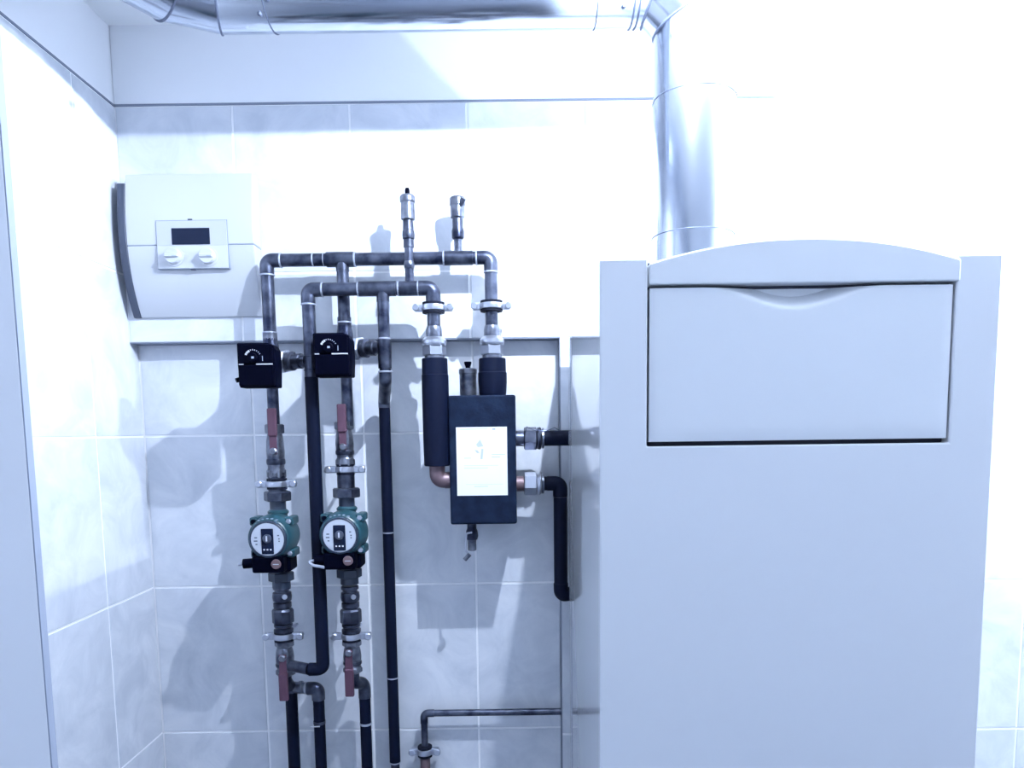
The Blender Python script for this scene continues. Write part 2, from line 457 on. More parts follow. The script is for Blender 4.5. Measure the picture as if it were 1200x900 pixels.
part('upper_cover', MB().prism(cprof(tsplit + .003, 1.0), cxl, cxr, .0012, 1, 'YZ'), 'white', kc, 30)
part('cover_groove', MB().prism(cprof(tsplit - .003, tsplit + .003, -.0015, 2), cxl + .001, cxr - .001, 0, 1, 'YZ'), 'line', kc)
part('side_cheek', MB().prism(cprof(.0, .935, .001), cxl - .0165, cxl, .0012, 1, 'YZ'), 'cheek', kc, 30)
YP = YU - front_depth(.5) - .002
px0, px1 = W(184, 285, YP).x, W(266.5, 285, YP).x
pz0, pz1 = W(225, 314.5, YP).z, W(225, 258.5, YP).z
part('panel_groove', MB().box(px0 - .0012, px1 + .0012, YP + .0005, YU - .02, pz0 - .0012, pz1 + .0012), 'line', kc)
pzm = W(225, 288, YP).z
cp = part('control_panel', MB().box(px0, px1, YP - .0008, YU - .02, pzm, pz1, .0005, 1), 'panel', kc)
cp2 = part('knob_panel', MB().box(px0, px1, YP - .0012, YU - .02, pz0, pzm, .0005, 1), 'white', kc)
a, b = W(202, 287, YP), W(245.5, 267, YP)
part('screen', MB().box(a.x, b.x, YP - .0018, YP + .004, a.z, b.z, .0004, 1), 'screen', cp)
for px in (204.5, 244.5):
    c = W(px, 301, YP)
    kn = part('knob', MB().lathe(c, (0, -1, 0), [(0, .0205), (.003, .020), (.0035, .0165), (.013, .0155), (.0145, .0145)], 32), 'white', cp2)
    part('knob_grip', MB().box(c.x - .0145, c.x + .0145, YP - .0185, YP - .013, c.z - .0035, c.z + .0035, .0015, 1), 'white', kn)
    part('pointer', MB().box(c.x + .002, c.x + .012, YP - .0187, YP - .0183, c.z - .0028, c.z - .0008), 'ink', kn)
for px, py in ((222.5, 257.3), (226, 315.5)):
    c = W(px, py, YP); part('latch', MB().box(c.x - .0045, c.x + .0045, YP - .001, YP + .006, c.z - .0014, c.z + .0014), 'cheek', kc)
c = W(218, 263, YP); part('print_mark', MB().box(c.x - .008, c.x + .008, YP - .0011, YP, c.z - .0008, c.z + .0008), 'ink2', cp)

# ------------------------------------------------------------------ pipework
YR, YF1, YW = 1.60, 1.565, 1.655
RP = .0135
class Pipe:
    def __init__(s, name, label, loc, group=None): s.t = thing(name, label, 'pipe', loc, group)
    def run(s, a, b, r=RP, m='steel', name='pipe_section'): return part(name, MB().tube([a, b], r), m, s.t)
    def elbow(s, a, c, b, r=RP * 1.10, m='steel', bend=None):
        bd = bend if bend else min((Vector(a) - Vector(c)).length, (Vector(b) - Vector(c)).length)
        a, b, c = Vector(a), Vector(b), Vector(c)
        return part('elbow', MB().tube([a, c, b], r, bend=bd * 2.05, bseg=10), m, s.t)
    def ring(s, p, d, r=RP * 1.16, wd=.0035, m='ring'):
        d = Vector(d).normalized(); return part('joint_ring', MB().lathe(Vector(p) - d * wd / 2, d, [(0, r * .96), (wd * .25, r), (wd * .75, r), (wd, r * .96)], 20), m, s.t)
    def sleeve(s, a, b, r, m='steel', name='tee_sleeve'): return part(name, MB().tube([a, b], r), m, s.t)
V = Vector
# --- rear loop: header along the top, drops to actuator valve one and to the separator
xa = W(314, 340, YR).x; zr = W(450, 303.5, YR).z; xb = W(575.5, 335, YR).x
xm = W(403, 360, YR).x
zva1 = ZAT(xa, YR, 402); zva2 = ZAT(xm, YR, 390)
E = .030
sup = Pipe('header_pipe', 'upper of the two dark steel header pipes, carrying the vent with a side nozzle', (xa, YR, zva1))
sup.run((xa, YR, zva1), (xa, YR, zr - E)); sup.elbow((xa, YR, zr - E), (xa, YR, zr), (xa + E, YR, zr))
sup.run((xa + E, YR, zr), (xb - E, YR, zr)); sup.elbow((xb - E, YR, zr), (xb, YR, zr), (xb, YR, zr - E))
zcb = ZAT(xb, YR, 386)
sup.run((xb, YR, zr - E), (xb, YR, zcb))
for p, d in (((xa, YR, zr - E), ez), ((xa + E, YR, zr), ex), ((xb - E, YR, zr), ex), ((xb, YR, zr - E), ez)): sup.ring(p, d)
t0, t1 = W(383, 303, YR).x, W(416, 303, YR).x
sup.sleeve((t0, YR, zr), (t1, YR, zr), RP * 1.17, 'steel2'); sup.ring((t1, YR, zr), ex, RP * 1.2); sup.ring((t0 - .006, YR, zr), ex, RP * 1.05, .002)
sup.ring((W(367, 303, YR).x, YR, zr), ex, RP * 1.05, .003)
t0, t1 = W(520, 303, YR).x, W(554, 303, YR).x
sup.sleeve((t0, YR, zr), (t1, YR, zr), RP * 1.12, 'steel2'); sup.ring((t0, YR, zr), ex)
sup.sleeve((xm, YR, zr), (xm, YR, zr - .024), RP * 1.02, 'steel2', 'tee_branch')
sup.run((xm, YR, zr - .01), (xm, YR, zva2), RP * .95)
sup.sleeve((xm, YR, ZAT(xm, YR, 372)), (xm, YR, zva2), RP * 1.08, 'steel2', 'socket'); sup.ring((xm, YR, ZAT(xm, YR, 378)), ez, RP * 1.12)
sup.ring((xa, YR, ZAT(xa, YR, 390)), ez, RP * 1.12); sup.sleeve((xa, YR, ZAT(xa, YR, 390)), (xa, YR, zva1), RP * 1.12, 'brass', 'socket')

# --- front loop: lower header, long insulated drop, and elbow to the sleeve
xf = W(362, 370, YF1).x; zf = W(440, 338.5, YF1).z; xg = W(508, 365, YF1).x
zbot = ZAT(xf, YF1, 784)
ret = Pipe('return_pipe', 'dark return pipe, lower of two headers, with a long insulated drop between the two pumps', (xf, YF1, zbot))
ret.elbow((xf, YF1, zf - E), (xf, YF1, zf), (xf + E, YF1, zf)); ret.run((xf + E, YF1, zf), (xg - E, YF1, zf)); ret.elbow((xg - E, YF1, zf), (xg, YF1, zf), (xg, YF1, zf - E), RP * 1.15)
zi = ZAT(xf, YF1, 442)
ret.run((xf, YF1, zf - E), (xf, YF1, zi))
xcol1 = W(327, 620, YR).x
xc1_ = xcol1
ret.sleeve((xf, YF1, zi), (xf, YF1, zbot + .03), .0140, 'ins', 'insulation')
ret.elbow((xf, YF1, zbot + .03), (xf, YF1, zbot), (xf - .03, YF1, zbot), .0142, 'ins')
ret.run((xf - .03, YF1, zbot), (xc1_, YR, zbot), .0125, 'steel')
for p, d in (((xf, YF1, zf - E), ez), ((xf + E, YF1, zf), ex), ((xg - E, YF1, zf), ex)): ret.ring(p, d)
for a_, b_ in ((420, 464), (467, 498)):
    t0, t1 = W(a_, 338, YF1).x, W(b_, 338, YF1).x
    ret.sleeve((t0, YF1, zf), (t1, YF1, zf), RP * 1.14, 'steel2'); ret.ring((t0, YF1, zf), ex)
ret.run((xg, YF1, zf - E), (xg, YF1, ZAT(xg, YF1, 386)))
for py in (418, 434): ret.ring((xf, YF1, ZAT(xf, YF1, py)), ez, RP * 1.1, .003, 'steel2')
# --- third drop, jogging back under the step
xd = W(449.5, 370, YF1).x; xw = W(459, 760, YW).x
z1, z2 = ZAT(xd, YF1, 438), ZAT(xw, YW, 476)
dr = Pipe('drop_pipe', 'long dark insulated pipe dropping straight to the floor from the lower header', (xw, YW, 0))
dr.run((xd, YF1, zf - .010), (xd, YF1, z1), RP * .9); dr.sleeve((xd, YF1, zf), (xd, YF1, zf - .026), RP * .98, 'steel2', 'tee_branch')
part('elbow', MB().tube([(xd, YF1, z1 + .004), (xd, YF1, z1 - .012), (xw, YW, z2 + .012), (xw, YW, z2 - .004)], RP * .98, bend=.018), 'steel2', dr.t)
dr.ring((xd, YF1, z1 + .004), ez, RP * 1.1); dr.ring((xd, YF1, ZAT(xd, YF1, 397)), ez, RP * 1.05)
dr.sleeve((xd, YF1, ZAT(xd, YF1, 398)), (xd, YF1, ZAT(xd, YF1, 432)), RP * 1.06, 'steel2', 'tee_sleeve')
cuts = [476, 624, 794, 893]
for i in range(3):
    dr.sleeve((xw, YW, ZAT(xw, YW, cuts[i]) - .001), (xw, YW, ZAT(xw, YW, cuts[i + 1]) + .001), .0125, 'ins', 'insulation')
    part('cable_tie', MB().lathe((xw, YW, ZAT(xw, YW, cuts[i + 1]) - .0015), ez, [(0, .0132), (.003, .0132)], 20), 'ring', dr.t)
dr.run((xw, YW, 0.0), (xw, YW, ZAT(xw, YW, 893)), .0105, 'steel')

# ------------------------------------------------------------------ clamps
def clamp(X, Y, py, rpx, label, wall=YL, lug=20.0, tilt=0.0):
    z = ZAT(X, Y, py); s = PXM(X, Y, z); r = rpx * s
    t = thing('pipe_clamp', label, 'clamp', (X, Y, z - 5 * s), 'two-screw pipe clamps')
    part('rubber_lining', MB().lathe((X, Y, z - 6.2 * s), ez, [(0, r * .86), (0, r), (12.4 * s, r), (12.4 * s, r * .86)], 24), 'rubber', t)
    part('band', MB().lathe((X, Y, z - 3.6 * s), ez, [(0, r * .95), (.6 * s, r * 1.08), (3.6 * s, r * 1.13), (6.6 * s, r * 1.08), (7.2 * s, r * .95)], 24), 'zinc', t)
    for sx in (-1, 1):
        lx_ = X + sx * (r + (lug - rpx) * .55 * s)
        lg = part('lug', MB().box(lx_ - (lug - rpx) * .75 * s, lx_ + (lug - rpx) * .75 * s, Y - .006, Y + .006, z - 4.2 * s, z + 4.2 * s, .0025, 2), 'zinc', t)
        xs_ = X + sx * lug * s
        part('screw', MB().lathe((xs_, Y - .012, z), (0, 1, 0), [(0, 3.2 * s), (.0015, 4.2 * s), (.006, 4.2 * s), (.006, 2.4 * s), (.022, 2.4 * s)], 12), 'zinc', lg)
    part('wall_rod', MB().tube([(X, Y + r * .9, z), (X, wall + .004, z)], .0035, 8), 'zinc', t)
    return t

clamp(xg, YF1, 361, 13.0, 'bright pipe clamp just below the elbow at the end of the lower header', YU)
clamp(xb, YR, 359, 13.0, 'bright pipe clamp on the pipe coming down from the upper header to the separator', YU)

# ------------------------------------------------------------------ unions and sleeves above the separator
def union(X, Y, label, yo=0):
    t = thing('pipe_union', label, 'pipe fitting', (X, Y, ZAT(X, Y, 420 + yo)), 'screwed unions')
    part('socket', vl(MB(), X, Y, [(399 + yo, 9.4), (387 + yo, 9.4), (384 + yo, 8.8), (382.5 + yo, 8.4)]), 'brass', t)
    part('collar', vl(MB(), X, Y, [(405.5 + yo, 13.4), (403 + yo, 14.6), (399.5 + yo, 14.6), (396.5 + yo, 12.0), (395 + yo, 10)]), 'zinc', t)
    part('union_nut', vl(MB(), X, Y, [(417.5 + yo, 12.6), (416 + yo, 13.8), (406.5 + yo, 13.8), (405 + yo, 12.6)], 6, .26), 'zinc', t, 20)
    part('thread', vl(MB(), X, Y, [(421 + yo, 11.6), (417 + yo, 11.6)]), 'brass', t)
    return t
union(xg, YF1, 'bright screwed union above the long black insulation sleeve')
union(xb, YR, 'bright screwed union above the short black insulation sleeve', -1)
t = thing('sleeved_pipe', 'long thick black insulation sleeve hanging beside the separator, ending in a copper elbow', 'pipe', (xg, YF1, ZAT(xg, YF1, 575)))
part('insulation', vl(MB(), xg, YF1, [(546, 14.0), (545, 15.0), (515, 15.6), (440, 15.8), (439, 15.2), (421, 15.0), (420, 14.4)], 24), 'ins', t)
zce = ZAT(xg, YF1, 563)
bxl, bxr = W(526.5, 540, 1.55).x, W(605, 540, 1.55).x
bz0, bz1 = W(566, 614.5, 1.55).z, W(566, 463, 1.55).z
part('copper_elbow', MB().tube([(xg, YF1, ZAT(xg, YF1, 545)), (xg, YF1, zce), (bxl + .004, YF1 + .008, zce)], .0165, bend=.03, bseg=10), 'copper', t)
part('copper_socket', MB().tube([(bxl - .012, YF1 + .006, zce), (bxl + .002, YF1 + .008, zce)], .0175), 'copper', t)
t = thing('sleeved_stub', 'short thick black insulation sleeve standing on top of the separator', 'pipe', (xb, YR, bz1))
zsb = bz1
part('insulation', MB().lathe((xb, YR, 0), ez, [(zsb, .0275), (zsb + .006, .0290), (zsb + .03, .0305), (ZAT(xb, YR, 437), .0305), (ZAT(xb, YR, 436), .0290), (ZAT(xb, YR, 421), .0285), (ZAT(xb, YR, 420), .0275)], 24), 'ins', t)

# ------------------------------------------------------------------ hydraulic separator
YS0, YS1 = 1.55, 1.675
sp = thing('hydraulic_separator', 'black foam-shelled hydraulic separator box with a white printed label', 'separator', ((bxl + bxr) / 2, (YS0 + YS1) / 2, bz0))
part('shell', MB().box(bxl, bxr, YS0, YS0 + .055, bz0, bz1, .004, 2).box(bxl, bxr, YS0 + .056, YS1, bz0, bz1, .004, 2), 'foam', sp)
a, b = W(536, 581, YS0), W(594, 500, YS0)
lb = part('label_sheet', MB().box(a.x, b.x, YS0 - .0008, YS0 + .001, a.z, b.z), 'paper', sp)
def ink(px0, py0, px1, py1, m='ink2'):
    a, b = W(px0, py1, YS0), W(px1, py0, YS0)
    part('print_mark', MB().box(a.x, b.x, YS0 - .0011, YS0 - .0005, a.z, b.z), m, lb)
ink(539, 502.2, 571, 503.6, 'ink2'); ink(577, 501.8, 580.5, 503.8, 'ink')
def inkpoly(pts, m):
    q = [(W(x, y, YS0).x, W(x, y, YS0).z) for x, y in pts]
    part('print_mark', MB().prism(q, YS0 - .0011, YS0 - .0005), m, lb)
inkpoly([(562.5, 515), (566.5, 523), (560, 524), (558, 521)], 'ink2'); inkpoly([(564, 526), (566.5, 526), (565.5, 538), (563, 538)], 'ink2'); inkpoly([(556, 527), (560, 528), (562, 531), (559, 531)], 'ink2')
for y, x0_, x1_ in ((545, 544, 584), (548, 544, 572), (567, 546, 590), (569.5, 556, 572)): ink(x0_, y, x1_, y + .9)
ink(576, 532, 592, 533); ink(576, 535, 586, 536)
ink(544, 536.5, 552, 537.3)
# side unions to the boiler
YQ = 1.612
def side_union(py, label, copper):
    p = W(605, py, YQ); s = PXM(p.x, YQ, p.z)
    t = thing('side_union', label, 'pipe fitting', (p.x, YQ, p.z), 'unions between separator and boiler')
    def X(px): return W(px, py, YQ).x
    part('tail', MB().tube([(bxr + .0005, YQ, p.z), (X(616), YQ, p.z)], 9 * s), 'copper' if copper else 'steel', t)
    part('union_nut', MB().lathe((X(614), YQ, p.z), ex, [(0, 12 * s), (.002, 13.6 * s), (X(629) - X(614) - .002, 13.6 * s), (X(629) - X(614), 12 * s)], 6, .3), 'zinc' if copper else 'steel2', t, 20)
    part('collar', MB().lathe((X(629), YQ, p.z), ex, [(0, 10 * s), (.001, 12.5 * s), (.006, 13.4 * s), (.009, 12.5 * s), (.010, 9.5 * s)], 24), 'zinc' if copper else 'steel2', t)
    part('collar', MB().lathe((X(634.5), YQ, p.z), ex, [(0, 9.5 * s), (.001, 12 * s), (.005, 12 * s), (.006, 9 * s)], 24), 'brass', t)
    return p.z, s
zu, su = side_union(514, 'dark union nut on the upper pipe between separator and boiler', False)
zq, sq = side_union(567, 'bright union nut on a copper tail, the lower pipe between separator and boiler', True)
xe = W(657, 640, YQ).x
p1 = Pipe('boiler_flow_pipe', 'short black pipe from the upper separator union to behind the boiler', (W(640, 514, YQ).x, YQ, zu - .02))
p1.sleeve((W(637, 514, YQ).x, YQ, zu), (XS + .30, YQ, zu), 9 * su, 'ins', 'insulation')
part('wire_tie', MB().tube([W(616, 507, YQ - .024) , W(617, 500, YQ - .024), W(626, 504, YQ - .024), W(640, 505, YQ - .02), W(650, 501, YQ - .02), W(655, 504, YQ - .02)], .0009, 6), 'steel', p1.t)
p2 = Pipe('boiler_return_pipe', 'black insulated pipe turning down beside the boiler from the lower separator union', (xe, YQ, ZAT(xe, YQ, 706)))
p2.sleeve((W(637, 567, YQ).x, YQ, zq), (xe - .028, YQ, zq), 8.2 * sq, 'ins', 'insulation')
p2.elbow((xe - .028, YQ, zq), (xe, YQ, zq), (xe, YQ, zq - .028), 8.6 * sq, 'ins')
ze2 = ZAT(xe, YQ, 697)
p2.sleeve((xe, YQ, zq - .028), (xe, YQ, ze2 + .026), 8.0 * sq, 'ins', 'insulation')
p2.ring((xe, YQ, zq - .030), ez, 8.6 * sq, .002, 'steel2')
p2.elbow((xe, YQ, ze2 + .026), (xe, YQ, ze2), (xe + .026, YQ + .010, ze2), 8.6 * sq, 'ins')
p2.run((xe + .024, YQ + .009, ze2), (xe + .22, YQ + .012, ze2), 7.5 * sq, 'ins')

# drain cock under the separator
xk = W(553, 625, 1.60).x
dk = thing('drain_cock', 'small metal drain cock with bent lever hanging under the separator', 'valve', (xk, 1.60, ZAT(xk, 1.60, 645)))
part('stem', vl(MB(), xk, 1.60, [(632, 6.4), (628, 7.4), (622, 6.8), (619, 5.4), (614, 5.4)]), 'steel2', dk)
part('spout', vl(MB(), xk, 1.60, [(645, 4.4), (644, 5.0), (634, 5.0), (631, 5.6)]), 'brass', dk)
part('lever', MB().tube([W(553, 624, 1.578), W(546.5, 625, 1.575), W(545.5, 645, 1.575), W(550, 650, 1.575), W(544, 656.5, 1.572)], .0022, 8, bend=.004), 'zinc', dk)
c = W(547.5, 652, 1.574)
part('lever_tip', MB().tube([W(550.5, 649.5, 1.574), W(544.5, 656, 1.574)], .0048, 10), 'brass', dk)

# ------------------------------------------------------------------ automatic air vents
xv1 = W(479, 290, YF1).x
av = thing('air_vent', 'tall nickel air vent with black nipple rising from the lower header', 'air vent', (xv1, YF1, zf), 'automatic air vents')
part('stem', vl(MB(), xv1, YF1, [(334, 5.2), (290, 5.0)]), 'steel', av)
part('stem_socket', vl(MB(), xv1, YF1, [(315, 5.4), (313, 6.2), (309, 6.2), (306, 5.2)]), 'brass', av)
part('adapter', vl(MB(), xv1, YF1, [(290, 6.2), (281, 6.0), (280, 7.0), (276, 7.4), (271, 7.0), (270, 6.4), (260, 6.2), (258.5, 5.8)]), 'steel2', av)
part('float_cup', vl(MB(), xv1, YF1, [(259, 5), (257.5, 8.2), (254, 8.4), (237, 8.0)]), 'brass', av)
part('cup_rim', vl(MB(), xv1, YF1, [(238, 8.0), (236.5, 9.2), (231, 9.2), (229, 7.8), (228.5, 4)]), 'brass', av)
part('nipple', vl(MB(), xv1, YF1, [(229, 2.9), (223, 2.9), (220.5, 2.2), (220, 1)]), 'black', av)
xv2 = W(536.5, 265, YR).x
av = thing('air_vent', 'nickel air vent with a side nozzle and no black nipple on the upper header', 'air vent', (xv2, YR, zr), 'automatic air vents')
part('stem', vl(MB(), xv2, YR, [(299, 4.8), (280, 5.0)]), 'brass', av)
part('adapter', vl(MB(), xv2, YR, [(281, 5.4), (279, 7.2), (271, 7.4), (267, 6.2), (258, 6.4), (255, 5.6)]), 'steel2', av)
part('float_cup', vl(MB(), xv2, YR, [(256.5, 6.0), (255, 8.3), (241, 8.6)]), 'brass', av)
part('cup_rim', vl(MB(), xv2, YR, [(242, 8.6), (240.5, 9.3), (233, 9.3), (231.5, 8.4)]), 'brass', av)
pn = W(540.5, 238, YR - .012)
part('nozzle', MB().tube([pn + V((-.004, .004, -.006)), pn + V((.0055, -.004, .0085))], .0055, 12), 'steel2', av)
xv3 = W(548.5, 445, 1.61).x
av = thing('air_vent', 'short nickel air vent with black nipple standing on top of the separator', 'air vent', (xv3, 1.61, bz1), 'automatic air vents')
part('float_cup', MB().lathe((xv3, 1.61, 0), ez, [(bz1, .0165), (bz1 + .004, .0182), (ZAT(xv3, 1.61, 438), .0185)], 24), 'brass', av)
part('cup_rim', vl(MB(), xv3, 1.61, [(439.5, 9.8), (438, 10.8), (433.5, 10.8), (432, 9.6), (431.5, 4)]), 'brass', av)
part('nipple', vl(MB(), xv3, 1.61, [(432, 2.6), (430, 2.8), (425.5, 4.4), (424, 4.2)]), 'black', av)

# ------------------------------------------------------------------ mixing valves and their actuators
def mixing_valve(X, Xbranch, Ybranch, pyc, dy, tail, label):
    z = ZAT(X, YR, pyc); s = PXM(X, YR, z)
    t = thing('mixing_valve', label, 'valve', (X, YR, z), 'three-way mixing valves')
    part('body', MB().lathe((X, YR - .050, z), (0, 1, 0), [(0, 10 * s), (.004, 13 * s), (.07, 13 * s), (.078, 10 * s)], 20), 'brass', t)
    part('port', vl(MB(), X, YR, [(tail, 6.6), (pyc + 32, 6.6), (pyc + 28, 9), (pyc + 10, 9.5), (pyc, 9.5), (pyc - 18, 9.5), (pyc - 24, 8.5), (pyc - 27, 8.3)]), 'steel', t)
    d = (V((Xbranch, Ybranch, z - .002)) - V((X, YR, z))); L = d.length; d.normalize()
    part('side_port', MB().lathe((X, YR, z), d, [(0, 9 * s), (L * .42, 9 * s), (L * .45, 11 * s), (L * .56, 11 * s), (L * .58, 8 * s), (L * .66, 8 * s), (L * .67, 9 * s), (L * .76, 9 * s), (L * .78, 7.4 * s), (L - .010, 7.2 * s)], 20), 'steel2', t)
    part('side_nut', MB().lathe(V((X, YR, z)) + d * L * .30, d, [(0, 12 * s), (.002, 14 * s), (.010, 14 * s), (.012, 12 * s)], 6, .2), 'zinc', t, 20)
    return t
def actuator(pxl, pyt, pxr, pyb, label, lever):
    Yf, Yb = 1.508, 1.5495
    x0, x1 = W(pxl, 430, Yf).x, W(pxr, 430, Yf).x
    zt, zb = W((pxl + pxr) / 2, pyt, Yf).z, W((pxl + pxr) / 2, pyb, Yf).z
    t = thing('valve_actuator', label, 'actuator', ((x0 + x1) / 2, (Yf + Yb) / 2, zb), 'black valve actuators')
    w_, h_ = x1 - x0, zt - zb; c_ = .012
    poly = [(x0 + .002, zb), (x1 - .001, zb), (x1 + .001, zb + h_ * .45), (x1, zt - c_ * 1.2), (x1 - c_ * .45, zt - c_ * .35), (x1 - c_ * 1.3, zt), (x0, zt), (x0, zb + h_ * .5)]
    part('housing', MB().prism(poly, Yf + .004, Yb, .0025, 2), 'black2', t)
    part('lower_cover', MB().box(x0 + .003, x1 - .003, Yf - .003, Yf + .006, zb + .003, zb + h_ * .505, .0025, 2), 'black', t)
    part('upper_cover', MB().box(x0 + .003, x1 - .006, Yf + .001, Yf + .006, zb + h_ * .525, zt - .003, .002, 2), 'black', t)
    zl_ = zb + h_ * .52
    part('pale_line', MB().box(x0 + w_ * .05, x0 + w_ * .17, Yf - .0002, Yf + .002, zl_ - .0009, zl_ + .0009), 'mark', t)
    part('pale_line', MB().box(x0 + w_ * .50, x0 + w_ * .92, Yf - .0002, Yf + .002, zl_ - .0010, zl_ + .0012), 'mark', t)
    cx_, cz_ = x0 + w_ * .42, zb + h_ * .66
    for k in range(9):
        a = math.radians(150 - k * 15); ro, ri = .0175, (.0150 if k > 2 else .0135)
        hw = .055 if k < 3 else .035
        q = [(cx_ + math.cos(a + s_ * hw * (1.9 if k < 3 else 1)) * r_, cz_ + math.sin(a + s_ * hw * (1.9 if k < 3 else 1)) * r_) for s_, r_ in ((-1, ri), (-1, ro), (1, ro), (1, ri))]
        part('dial_mark', MB().prism(q, Yf + .0004, Yf + .003), 'mark' if k < 6 else 'ink', t)
    kn = part('dial_knob', MB().lathe((cx_, Yf + .002, cz_), (0, -1, 0), [(0, .010), (.006, .0095), (.007, .008)], 20), 'black', t)
    part('dial_pointer', MB().box(cx_ - .001, cx_ + .004, Yf - .0056, Yf - .0048, cz_ - .0015, cz_ + .0025), 'ink', kn)
    part('print_mark', MB().box(x0 + w_ * .66, x0 + w_ * .675, Yf + .0004, Yf + .003, cz_ - .006, cz_ + .004), 'ink', t)
    if lever: part('lever', MB().tube([(x0 + .004, Yf + .02, zb + h_ * .22), (x0 - .007, Yf + .012, zb + h_ * .17)], .005, 10), 'black', t)
    part('screw', MB().lathe((x1 - .0065, Yf + .004, zt - .0075), (0, -1, 0), [(0, .0035), (.0015, .003)], 12), 'black', t)
    return t
xc1, xc2 = xcol1, W(407.5, 620, YR).x
mixing_valve(xa, xf, YF1, 424, 0, 502, 'mixing valve body behind the actuator that hangs below the controller corner')
mixing_valve(xm, xd, YF1, 409, 0, 499, 'mixing valve body behind the actuator next to the drop pipe')
actuator(277.5, 401.5, 323, 454, 'black valve actuator with dial, hanging under the header pipe near the controller', True)
actuator(367, 389.5, 411.5, 441.5, 'black valve actuator with dial between the two header drops, a little higher than its twin', False)

# ------------------------------------------------------------------ ball valves
def ball_valve(X, Y, ytop, ybot, ypiv, hdir, hlen, pxh, label, side=0):
    z = ZAT(X, Y, ypiv); s = PXM(X, Y, z)
    t = thing('ball_valve', label, 'valve', (X, Y, ZAT(X, Y, ybot)), 'red handled ball valves')
    ym = (ytop + ybot) / 2; hh = (ybot - ytop) / 2
    part('body', vl(MB(), X, Y, [(ybot, 9), (ybot - 1, 10.2), (ybot - hh * .28, 10.2), (ybot - hh * .36, 9.4), (ybot - hh * .6, 10.0), (ym, 10.6), (ytop + hh * .6, 9.8), (ytop + hh * .36, 8.6), (ytop + 1, 8.4), (ytop, 7.6)], 20), 'brass', t)
    for ya, yb in ((ybot - hh * .30, ybot + 1), (ytop - 1, ytop + hh * .34)):
        part('end_hex', vl(MB(), X, Y, [(yb, 9.6), (yb - 1.2, 11.2), (ya + 1.2, 11.2), (ya, 9.6)], 6, .1), 'brass', t, 20)
    part('groove_ring', vl(MB(), X, Y, [(ym + hh * .52, 10.3), (ym + hh * .46, 10.9), (ym + hh * .36, 10.9), (ym + hh * .30, 10.4)]), 'steel2', t)
    hx = W(pxh, ypiv, Y - .035).x; zp = W(pxh, ypiv, Y - .035).z
    part('spindle', MB().tube([(X, Y, zp), (hx, Y - .026, zp)], .007, 14), 'brass', t)
    part('spindle_nut', MB().lathe((hx, Y - .028, zp), (0, -1, 0), [(0, .0080), (.007, .0080), (.0095, .0055)], 12), 'brass', t, 20)
    hy0, hy1 = Y - .034, Y - .029
    s2 = PXM(hx, Y - .03, zp)
    z_a = zp - hdir * 4 * s2; z_b = zp + hdir * 9 * s2; z_c = zp + hdir * hlen * .35 * s2; z_e = zp + hdir * hlen * s2
    w0, w1 = 4.2 * s2, 4.6 * s2
    h = part('handle', MB().prism([(hx - w0, z_a), (hx + w0, z_a), (hx + w0, z_b), (hx + w1, z_c), (hx + w1, z_e), (hx - w1, z_e), (hx - w1, z_c), (hx - w0, z_b)], hy0, hy1, .0012, 1), 'red', t)
    part('handle_grip', MB().box(hx - w1 * 1.12, hx + w1 * 1.12, hy0 - .004, hy1 + .002, min(z_c, z_e), max(z_c, z_e), .0025, 2), 'red', h)
    return t
ball_valve(xc1, YR, 498, 559, 529, 1, 50, 320, 'ball valve with its red handle up, above the pump below the controller')
ball_valve(xc2, YR, 495, 545, 524, 1, 50, 401.5, 'ball valve with its red handle up, above the pump beside the drop pipe')
ball_valve(xc1, YR, 751, 790, 772, -1, 51, 330.5, 'ball valve with its red handle down, under the pump below the controller')
ball_valve(xc2, YR, 751, 787, 766, -1, 52, 408, 'ball valve with its red handle down, under the pump beside the drop pipe')
part_ = part
clamp(xc1, YR, 567, 11.5, 'pipe clamp between ball valve and pump on the riser below the controller')
clamp(xc2, YR, 550, 10.5, 'pipe clamp between ball valve and pump on the riser beside the drop pipe')
clamp(xc1, YR, 745, 11.0, 'pipe clamp under the check valve on the riser below the controller')
clamp(xc2, YR, 745, 10.6, 'pipe clamp under the check valve on the riser beside the drop pipe')

